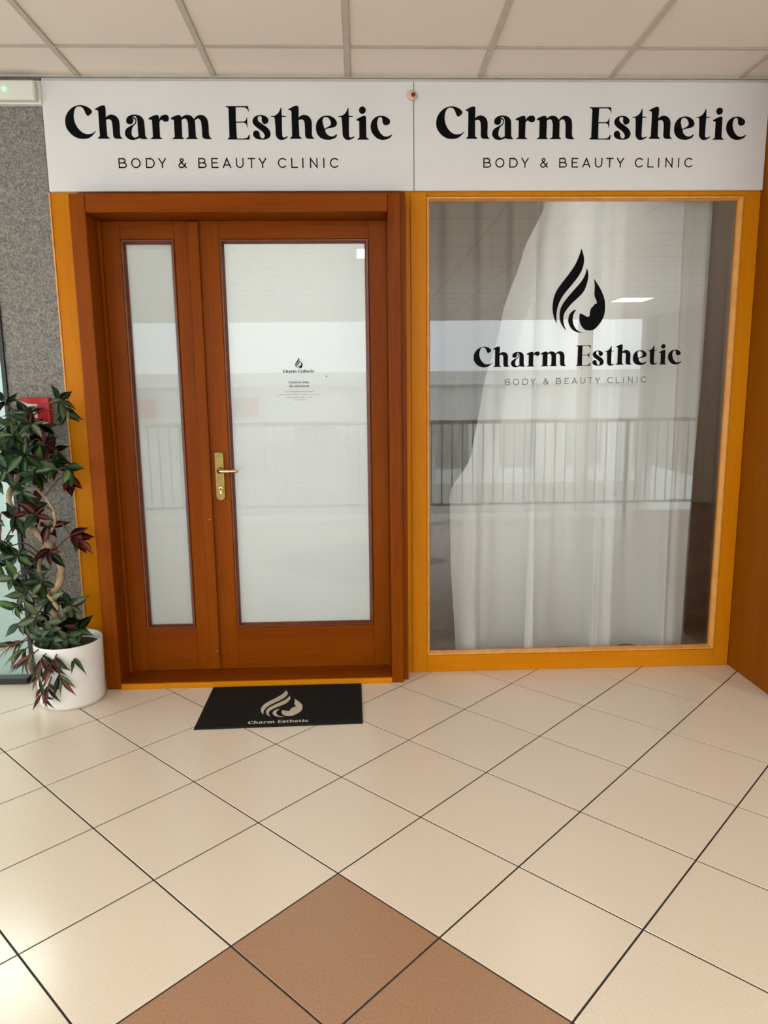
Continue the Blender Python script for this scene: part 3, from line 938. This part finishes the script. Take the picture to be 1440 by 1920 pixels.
# ------------------------------------------------------------------ small fittings
E1 = empty('emergency_light', (-1.60, 0.004, 2.72))
tag(E1, 'white emergency light box with a green lamp under the ceiling', 'emergency light')
box('housing', -1.82, -1.378, -0.030, 0.003, 2.715, 2.812, white_plastic, E1, 0.004, 2)
box('cover', -1.81, -1.392, -0.062, -0.0305, 2.722, 2.804, white_plastic, E1, 0.010, 3)
bm = bmesh.new()
bm_lathe(bm, [(0.010, -0.062), (0.010, -0.066), (0.006, -0.069)], -1.520, 2.764, 16, 'y')
from_bm('indicator_lamp', bm, green_led, E1)

F1 = empty('fire_call_point', (-1.528, 0.004, 1.365))
tag(F1, 'red fire alarm call point box on the grey carpet wall', 'alarm')
box('housing', -1.595, -1.458, -0.042, 0.003, 1.300, 1.428, red_plastic, F1, 0.005, 2)
box('press_plate', -1.536, -1.512, -0.046, -0.042, 1.333, 1.372, white_plastic, F1, 0.001)
box('label_strip', -1.532, -1.466, -0.0445, -0.042, 1.303, 1.313, white_plastic, F1)
bm = bmesh.new()
bm_outline(bm, [catmull([(-1.585, 1.412, 1), (-1.560, 1.402), (-1.530, 1.398), (-1.512, 1.400, 1), (-1.512, 1.384, 1), (-1.535, 1.388), (-1.556, 1.382), (-1.565, 1.392)])], lambda p, d: Vector((p[0], -0.042 - d, p[1])), 0.0015)
from_bm('pictogram', bm, white_plastic, F1)

S1 = empty('alarm_indicator', (0.272, -0.02, 2.755))
tag(S1, 'tiny round peach indicator lamp with a dark red lens between the signs', 'indicator')
bm = bmesh.new()
bm_lathe(bm, [(0.022, -0.0205), (0.022, -0.030), (0.017, -0.036), (0.010, -0.038)], 0.272, 2.755, 24, 'y')
from_bm('base', bm, peach_plastic, S1, True)
bm = bmesh.new()
bm_lathe(bm, [(0.0095, -0.038), (0.0090, -0.042), (0.006, -0.046), (0.002, -0.047)], 0.276, 2.754, 16, 'y')
from_bm('lens', bm, dark_red, S1, True)

# ------------------------------------------------------------------ potted plant
PX, PY = -1.388, -0.222
P1 = empty('potted_plant', (PX, PY, 0))
tag(P1, 'tall potted plant with dark green and burgundy leaves in a white pot', 'plant')
bm = bmesh.new()
prof = [(0.135, 0.0), (0.142, 0.004), (0.1465, 0.02), (0.149, 0.12), (0.152, 0.24), (0.1535, 0.292), (0.152, 0.300), (0.148, 0.301), (0.145, 0.297), (0.143, 0.25), (0.141, 0.235)]
bm_lathe(bm, prof, PX, PY, 56)
from_bm('pot', bm, pot_white, P1, True)
bm = bmesh.new()
rs = random.Random(11)
bm_lathe(bm, [(0.1395, 0.240), (0.138, 0.262), (0.10, 0.268), (0.05, 0.272), (0.01, 0.272)], PX, PY, 32)
for v in bm.verts:
    if v.co.z > 0.263:
        v.co.z += rs.uniform(-.004, .005)
from_bm('soil', bm, soil_mat, P1, True)

def smooth3(pts, sub=6):
    out = []
    n = len(pts)
    P = [Vector(p) for p in pts]
    for i in range(n - 1):
        p0, p1, p2, p3 = P[max(i - 1, 0)], P[i], P[i + 1], P[min(i + 2, n - 1)]
        for k in range(sub):
            t = k / sub
            out.append(0.5 * ((2 * p1) + (p2 - p0) * t + (2 * p0 - 5 * p1 + 4 * p2 - p3) * t * t + (3 * p1 - p0 - 3 * p2 + p3) * t ** 3))
    out.append(P[-1])
    return out
trunk_pts = smooth3([(-1.405, -.22, .255), (-1.44, -.21, .40), (-1.455, -.22, .50), (-1.40, -.23, .58), (-1.395, -.22, .66), (-1.45, -.20, .75), (-1.525, -.19, .83), (-1.585, -.20, .89), (-1.60, -.22, .98), (-1.55, -.22, 1.08), (-1.53, -.21, 1.18), (-1.56, -.20, 1.27)])
bm = bmesh.new()
bm_tube(bm, trunk_pts, [0.021 - 0.011 * k / (len(trunk_pts) - 1) + 0.0018 * math.sin(k * 1.3) for k in range(len(trunk_pts))], 10)
from_bm('trunk', bm, bark, P1, True)
bm = bmesh.new()
vine = smooth3([(-1.42, -.20, .255), (-1.38, -.19, .36), (-1.41, -.25, .46), (-1.47, -.24, .56), (-1.50, -.2, .66), (-1.46, -.18, .78), (-1.41, -.20, .86), (-1.42, -.22, .95), (-1.48, -.22, 1.03)])
bm_tube(bm, vine, [0.011 - 0.005 * k / (len(vine) - 1) for k in range(len(vine))], 8)
from_bm('second_stem', bm, bark, P1, True)

def leaf_mesh(m, ln, wd, curl, fold):
    bm = bmesh.new()
    n = 7
    prof = [0.02, 0.55, 0.88, 1.0, 0.86, 0.55, 0.22, 0.0]
    mid, lf_, rt = [], [], []
    for i in range(n + 1):
        t = i / n
        x = ln * t
        z = -curl * ln * t * t
        w = wd / 2 * prof[i]
        mid.append(bm.verts.new((x, 0, z - fold * w)))
        if 0 < i < n:
            lf_.append(bm.verts.new((x, w, z)))
            rt.append(bm.verts.new((x, -w, z)))
        else:
            lf_.append(mid[-1])
            rt.append(mid[-1])
    for i in range(n):
        for s in (lf_, rt):
            q = []
            for v in (mid[i], mid[i + 1], s[i + 1], s[i]):
                if v not in q:
                    q.append(v)
            if len(q) >= 3:
                bm.faces.new(q if s is lf_ else q[::-1])
    # real thickness
    r = bmesh.ops.solidify(bm, geom=bm.faces[:], thickness=0.0006)
    me = bpy.data.meshes.new('leaf')
    bm.to_mesh(me)
    bm.free()
    me.materials.append(m)
    for f in me.polygons:
        f.use_smooth = True
    return me
LEAF = {}
for mi, mm in enumerate(leaf_mats):
    LEAF[mi] = [leaf_mesh(mm, ln, wd, cu, fo) for ln, wd, cu, fo in ((.085, .038, .25, .3), (.072, .034, .45, .2), (.100, .038, .35, .35))]
    LEAF[mi + 10] = [leaf_mesh(mm, ln, wd, cu, fo) for ln, wd, cu, fo in ((.095, .019, .30, .3), (.080, .017, .5, .2), (.11, .020, .4, .3))]

rl = random.Random(21)
n_leaf = [0]
extra = {}
spine = trunk_pts + vine
def whorl(c, direction, n, mix, spread, narrow=False, size=1.0):
    c = Vector(c)
    d = Vector(direction).normalized()
    near = min(spine, key=lambda q: (q - c).length + 0.25 * max(0, q.z - c.z))
    tip = c + d * 0.02
    midp = (near + c) / 2 + Vector((rl.uniform(-.02, .02), rl.uniform(-.02, .02), 0.035))
    bm = bmesh.new()
    tw = smooth3([near, midp, c, tip], 4)
    bm_tube(bm, tw, [0.0042 - 0.0022 * k / (len(tw) - 1) for k in range(len(tw))], 5)
    from_bm('twig', bm, twig_mat, P1, True)
    a = d.orthogonal().normalized()
    b = d.cross(a)
    for k in range(n):
        ang = 2 * math.pi * (k / n) + rl.uniform(-.35, .35)
        sp = spread * rl.uniform(.75, 1.2)
        ld = (d * math.cos(sp) + (a * math.cos(ang) + b * math.sin(ang)) * math.sin(sp)).normalized()
        ld.z -= 0.12
        ld.normalize()
        if ld.y > 0.55:
            ld.y *= 0.4
            ld.normalize()
        upv = (d * 0.6 + Vector((0, -.35, .6))).normalized()
        yv = upv.cross(ld)
        if yv.length < 1e-3:
            yv = Vector((0, 1, 0))
        yv.normalize()
        zv = ld.cross(yv)
        mi = rl.choices(range(5), mix)[0]
        me = rl.choice(LEAF[mi + 10 if narrow else mi])
        n_leaf[0] += 1
        s = size * rl.uniform(.8, 1.15)
        base = c + d * rl.uniform(-.018, .02) - P1.location
        mw = Matrix(((ld.x * s, yv.x * s, zv.x * s, base.x), (ld.y * s, yv.y * s, zv.y * s, base.y), (ld.z * s, yv.z * s, zv.z * s, base.z), (0, 0, 0, 1)))
        if n_leaf[0] <= 300:
            o = bpy.data.objects.new('leaf', me)
            link(o, P1)
            o.matrix_basis = mw
        else:
            extra.setdefault(mi, []).append((me, mw))

DK, GRN, GRY, BUR, RED = (5, 2, .3, .8, 0), (2, 4, 1, .3, 0), (1, 2, 4, .3, .2), (.5, .2, .2, 5, .6), (.6, 1.0, 1.6, .8, 3.6)
W_ = [
    # crown
    ((-1.335, -.22, 1.415), (.6, -.3, .1), 5, (2, 1, 2.5, .2, 0), 1.2), ((-1.345, -.16, 1.375), (.3, -.3, -.6), 5, (2, 1, 3, .1, 0), .9),
    ((-1.50, -.19, 1.36), (.1, -.4, .8), 5, DK, 1.1), ((-1.585, -.2, 1.40), (-.2, -.4, .8), 6, DK, 1.1),
    ((-1.47, -.22, 1.31), (.3, -.5, .2), 6, (3, 1.5, .2, 3, 0), 1.1), ((-1.60, -.23, 1.30), (-.4, -.6, .3), 6, DK, 1.1),
    ((-1.53, -.25, 1.26), (0, -.8, .2), 6, (3, 3, .4, 1, 0), 1.2), ((-1.42, -.21, 1.22), (.6, -.4, .1), 6, (4, 2, .6, 1, 0), 1.1),
    ((-1.62, -.25, 1.20), (-.5, -.7, 0), 6, (3, 3, .3, .5, 0), 1.2), ((-1.49, -.27, 1.18), (.2, -.9, 0), 6, (3, 4, .3, .4, 0), 1.2),
    ((-1.39, -.20, 1.145), (.7, -.4, -.2), 6, (4, 2, .8, .8, 0), 1.0), ((-1.56, -.28, 1.12), (-.1, -.9, -.2), 6, (3, 4, .3, .3, 0), 1.2),
    ((-1.335, -.2, 1.11), (.7, -.3, -.5), 5, (2, 1, .5, 3, 0), .95), ((-1.345, -.18, 1.06), (.5, -.2, -.9), 4, BUR, .7),
    ((-1.46, -.26, 1.09), (.3, -.7, -.5), 6, DK, 1.1), ((-1.63, -.27, 1.06), (-.4, -.8, -.3), 6, DK, 1.1),
    ((-1.52, -.25, 1.02), (.1, -.7, -.6), 5, (4, 3, .3, .6, 0), 1.0),
    # middle
    ((-1.56, -.26, .90), (.1, -.8, .1), 6, (3, .6, .3, 4, 0), 1.2), ((-1.48, -.24, .90), (.6, -.5, .2), 5, BUR, 1.0),
    ((-1.63, -.26, .87), (-.5, -.6, 0), 6, (3, .6, .3, 3, 0), 1.1), ((-1.44, -.20, .84), (.6, -.4, -.1), 4, (2, .3, .3, 4, 0), 1.0),
    ((-1.345, -.2, .795), (.9, -.3, .0), 5, BUR, .75), ((-1.325, -.18, .775), (.7, -.3, -.5), 4, BUR, .7),
    ((-1.42, -.25, .74), (.2, -.6, -.5), 4, (1, .5, 1, 4, 0), .9),
    ((-1.62, -.27, .78), (-.3, -.8, -.2), 6, (3, 3, 1, .2, 0), 1.2), ((-1.56, -.27, .72), (0, -.8, -.3), 6, (2, 4, 1, .1, 0), 1.2),
    ((-1.66, -.25, .68), (-.5, -.7, -.2), 6, (2, 4, 1.4, .1, 0), 1.2), ((-1.58, -.28, .62), (-.1, -.8, -.3), 6, (3, 3, 1, .1, 0), 1.2),
    # lower
    ((-1.47, -.26, .59), (.2, -.7, -.2), 6, (1.5, 1.5, 3, .3, 0), 1.2), ((-1.54, -.27, .54), (-.2, -.8, -.2), 6, (1.5, 2, 3, .2, 0), 1.2),
    ((-1.44, -.25, .50), (.3, -.7, -.2), 5, (1, .6, 2.5, 2, 0), 1.1), ((-1.60, -.26, .47), (-.5, -.6, -.3), 6, (1, 3.5, 1.5, 0, 0), 1.1),
    ((-1.36, -.23, .46), (.6, -.5, .1), 5, (1, 1, 4, .3, 0), 1.1), ((-1.50, -.28, .43), (0, -.8, -.3), 6, (2, 1, 3.5, .3, 0), 1.2),
    ((-1.39, -.26, .40), (.3, -.8, 0), 6, (2, 1, 3.5, .3, 0), 1.2), ((-1.585, -.26, .40), (-.3, -.6, -.7), 5, (2, 3.5, 1.2, 0, 0), .9),
    ((-1.44, -.28, .36), (0, -.8, -.2), 6, (2, 1, 3, .3, 0), 1.2), ((-1.34, -.24, .35), (.6, -.5, .3), 5, (2, 1, 3, .3, 0), 1.1),
]
for c, d, n, mix, spr in W_:
    whorl(c, d, n, mix, spr)
for c, d, n in [((-1.575, -.30, .315), (-.8, -.4, -.1), 8), ((-1.55, -.33, .285), (-.5, -.5, -.6), 7), ((-1.41, -.385, .24), (.1, -.4, -.9), 8),
                ((-1.37, -.39, .185), (.3, -.2, -.9), 7), ((-1.46, -.38, .20), (-.2, -.3, -.9), 7), ((-1.42, -.40, .14), (0, -.15, -1), 7), ((-1.33, -.34, .26), (.6, -.4, -.5), 5)]:
    whorl(c, d, n, RED, .65, True, .95)

# leaves in the depth of the plant, past the first 300
for c, d, n, mix, spr in [
        ((-1.57, -.13, 1.36), (-.2, -.2, .8), 6, DK, 1.2), ((-1.49, -.12, 1.29), (.2, -.3, .5), 6, DK, 1.2), ((-1.66, -.16, 1.34), (-.5, -.3, .3), 6, DK, 1.2),
        ((-1.60, -.12, 1.24), (-.2, -.4, .2), 6, DK, 1.2), ((-1.51, -.13, 1.22), (.2, -.5, .1), 6, DK, 1.2), ((-1.43, -.13, 1.18), (.5, -.3, .1), 6, DK, 1.2),
        ((-1.56, -.14, 1.17), (0, -.6, -.1), 6, DK, 1.2), ((-1.66, -.15, 1.13), (-.4, -.5, -.1), 6, DK, 1.2), ((-1.47, -.14, 1.12), (.2, -.6, -.2), 6, DK, 1.2),
        ((-1.60, -.14, 1.06), (-.1, -.6, -.3), 6, DK, 1.2), ((-1.53, -.23, 1.31), (0, -.7, .4), 6, (4, 2, .3, 1.5, 0), 1.2), ((-1.57, -.25, 1.20), (0, -.8, .1), 6, (4, 3, .3, .6, 0), 1.2),
        ((-1.44, -.24, 1.15), (.3, -.7, -.1), 6, (4, 2, .5, .8, 0), 1.2), ((-1.60, -.14, .88), (-.1, -.6, -.1), 6, (4, .5, .3, 3, 0), 1.2), ((-1.52, -.14, .93), (.2, -.5, .1), 5, (2, .3, .3, 4, 0), 1.2),
        ((-1.64, -.16, .74), (-.3, -.6, -.2), 6, DK, 1.2), ((-1.55, -.15, .65), (0, -.6, -.2), 6, DK, 1.2), ((-1.62, -.16, .58), (-.3, -.6, -.2), 6, (3, 3, 2, 0, 0), 1.2),
        ((-1.50, -.15, .50), (0, -.6, -.2), 6, (2, 1, 3, .5, 0), 1.2), ((-1.42, -.15, .44), (.2, -.6, 0), 6, (2, 1, 3, .5, 0), 1.2), ((-1.47, -.20, .38), (0, -.6, 0), 6, (3, 1, 3, .5, 0), 1.2),
        ((-1.37, -.20, .35), (.3, -.5, .2), 6, (3, 1, 3, .3, 0), 1.2), ((-1.43, -.30, .33), (0, -.7, -.1), 6, (3, 1, 3, .3, .5), 1.2), ((-1.49, -.30, .33), (-.3, -.6, -.1), 6, (3, 1, 3, .3, .5), 1.2),
        ((-1.36, -.30, .33), (.3, -.6, -.2), 6, (3, 1, 3, .3, .3), 1.2)]:
    whorl(c, d, n, mix, spr)
for c, d, n in [((-1.49, -.385, .28), (-.3, -.5, -.5), 7), ((-1.44, -.395, .27), (.1, -.5, -.7), 7), ((-1.60, -.30, .30), (-.9, -.3, -.2), 7), ((-1.38, -.395, .27), (.2, -.5, -.6), 6), ((-1.45, -.40, .12), (-.1, -.15, -1), 6), ((-1.54, -.34, .25), (-.5, -.3, -.8), 6)]:
    whorl(c, d, n, RED, .75, True, .95)
if extra:
    bm = bmesh.new()
    for mi, lst in extra.items():
        for me, mw in lst:
            k0 = len(bm.verts)
            f0 = len(bm.faces)
            bm.from_mesh(me)
            bm.verts.ensure_lookup_table()
            bm.faces.ensure_lookup_table()
            for v in bm.verts[k0:]:
                v.co = mw @ v.co
            for f in bm.faces[f0:]:
                f.material_index = mi
    me = bpy.data.meshes.new('inner_leaves')
    bm.to_mesh(me)
    bm.free()
    for m_ in leaf_mats:
        me.materials.append(m_)
    tag(link(bpy.data.objects.new('inner_leaves', me), P1), None, None, None, 'stuff')

# ------------------------------------------------------------------ gallery behind the camera (seen mirrored in the glass)
R1 = empty('railing', (-0.4, -4.72, 0))
tag(R1, 'steel gallery railing mirrored in the glass panes', 'railing')
bm = bmesh.new()
bm_tube(bm, [(-6.9, -4.70, 1.07), (6.1, -4.70, 1.07)], 0.024, 12)
from_bm('handrail', bm, rail_steel, R1, True)
box('bottom_bar', -6.9, 6.1, -4.715, -4.685, 0.10, 0.13, rail_steel, R1)
bm = bmesh.new()
bm_box(bm, -0.006, 0.006, -0.006, 0.006, 0.13, 1.05)
bal = bpy.data.meshes.new('baluster')
bm.to_mesh(bal)
bm.free()
bal.materials.append(rail_steel)
for k in range(108):
    o = bpy.data.objects.new('baluster', bal)
    o.location = (-6.9 + .12 * (k + .5) + 0.4, 0.02, 0)
    link(o, R1)
for k in range(6):
    box('railing_post', -6.5 + 2.4 * k, -6.46 + 2.4 * k, -4.72, -4.68, 0.0, 1.05, rail_steel, R1)
gd = box('floor_ground', -40, 40, -60, -4.76, -4.3, -4.2, grey_concrete)
tag(gd, 'grey paving far below the gallery', None, None, 'structure')
wh = box('wall_opposite', -9, 6.2, -11.8, -11.6, -4.2, -0.55, plaster)
tag(wh, 'low beige parapet across the atrium', None, None, 'structure')
wf = box('wall_opposite_band', -2.6, 1.6, -11.58, -11.5, -0.5, 0.45, plaster)
tag(wf, 'white panel band across the atrium', None, None, 'structure')
for k, x in enumerate((-6.9, -3.2, 4.75, 6.1)):
    c = box('wall_pier_%d' % (k + 1), x - .12, x + .12, -11.75, -11.5, -4.2 if k else -4.2, CEIL, beige_wall)
    tag(c, 'slim pier carrying the far edge of the ceiling', None, None, 'structure')
B1 = empty('far_building', (0, -24, -4.2))
tag(B1, 'grey building with red awnings mirrored faintly in the glass', 'building')
box('block', -20, 20, -30, -24, -4.2, 1.6, plaster, B1)
box('roof_slab', -20.3, 20.3, -30, -23.7, 1.6, 2.1, plaster, B1)
for x, wd in ((-9.5, 2.0), (-6.2, 2.0), (-4.6, 0.9)):
    box('awning', x, x + wd, -24.6 + .9, -23.99 + .3, 0.5, 1.2, awning_red, B1)
for k in range(14):
    box('far_window', -18 + 2.6 * k, -16.6 + 2.6 * k, -24.05, -24.0, -1.6, 0.2, clear_glass, B1)
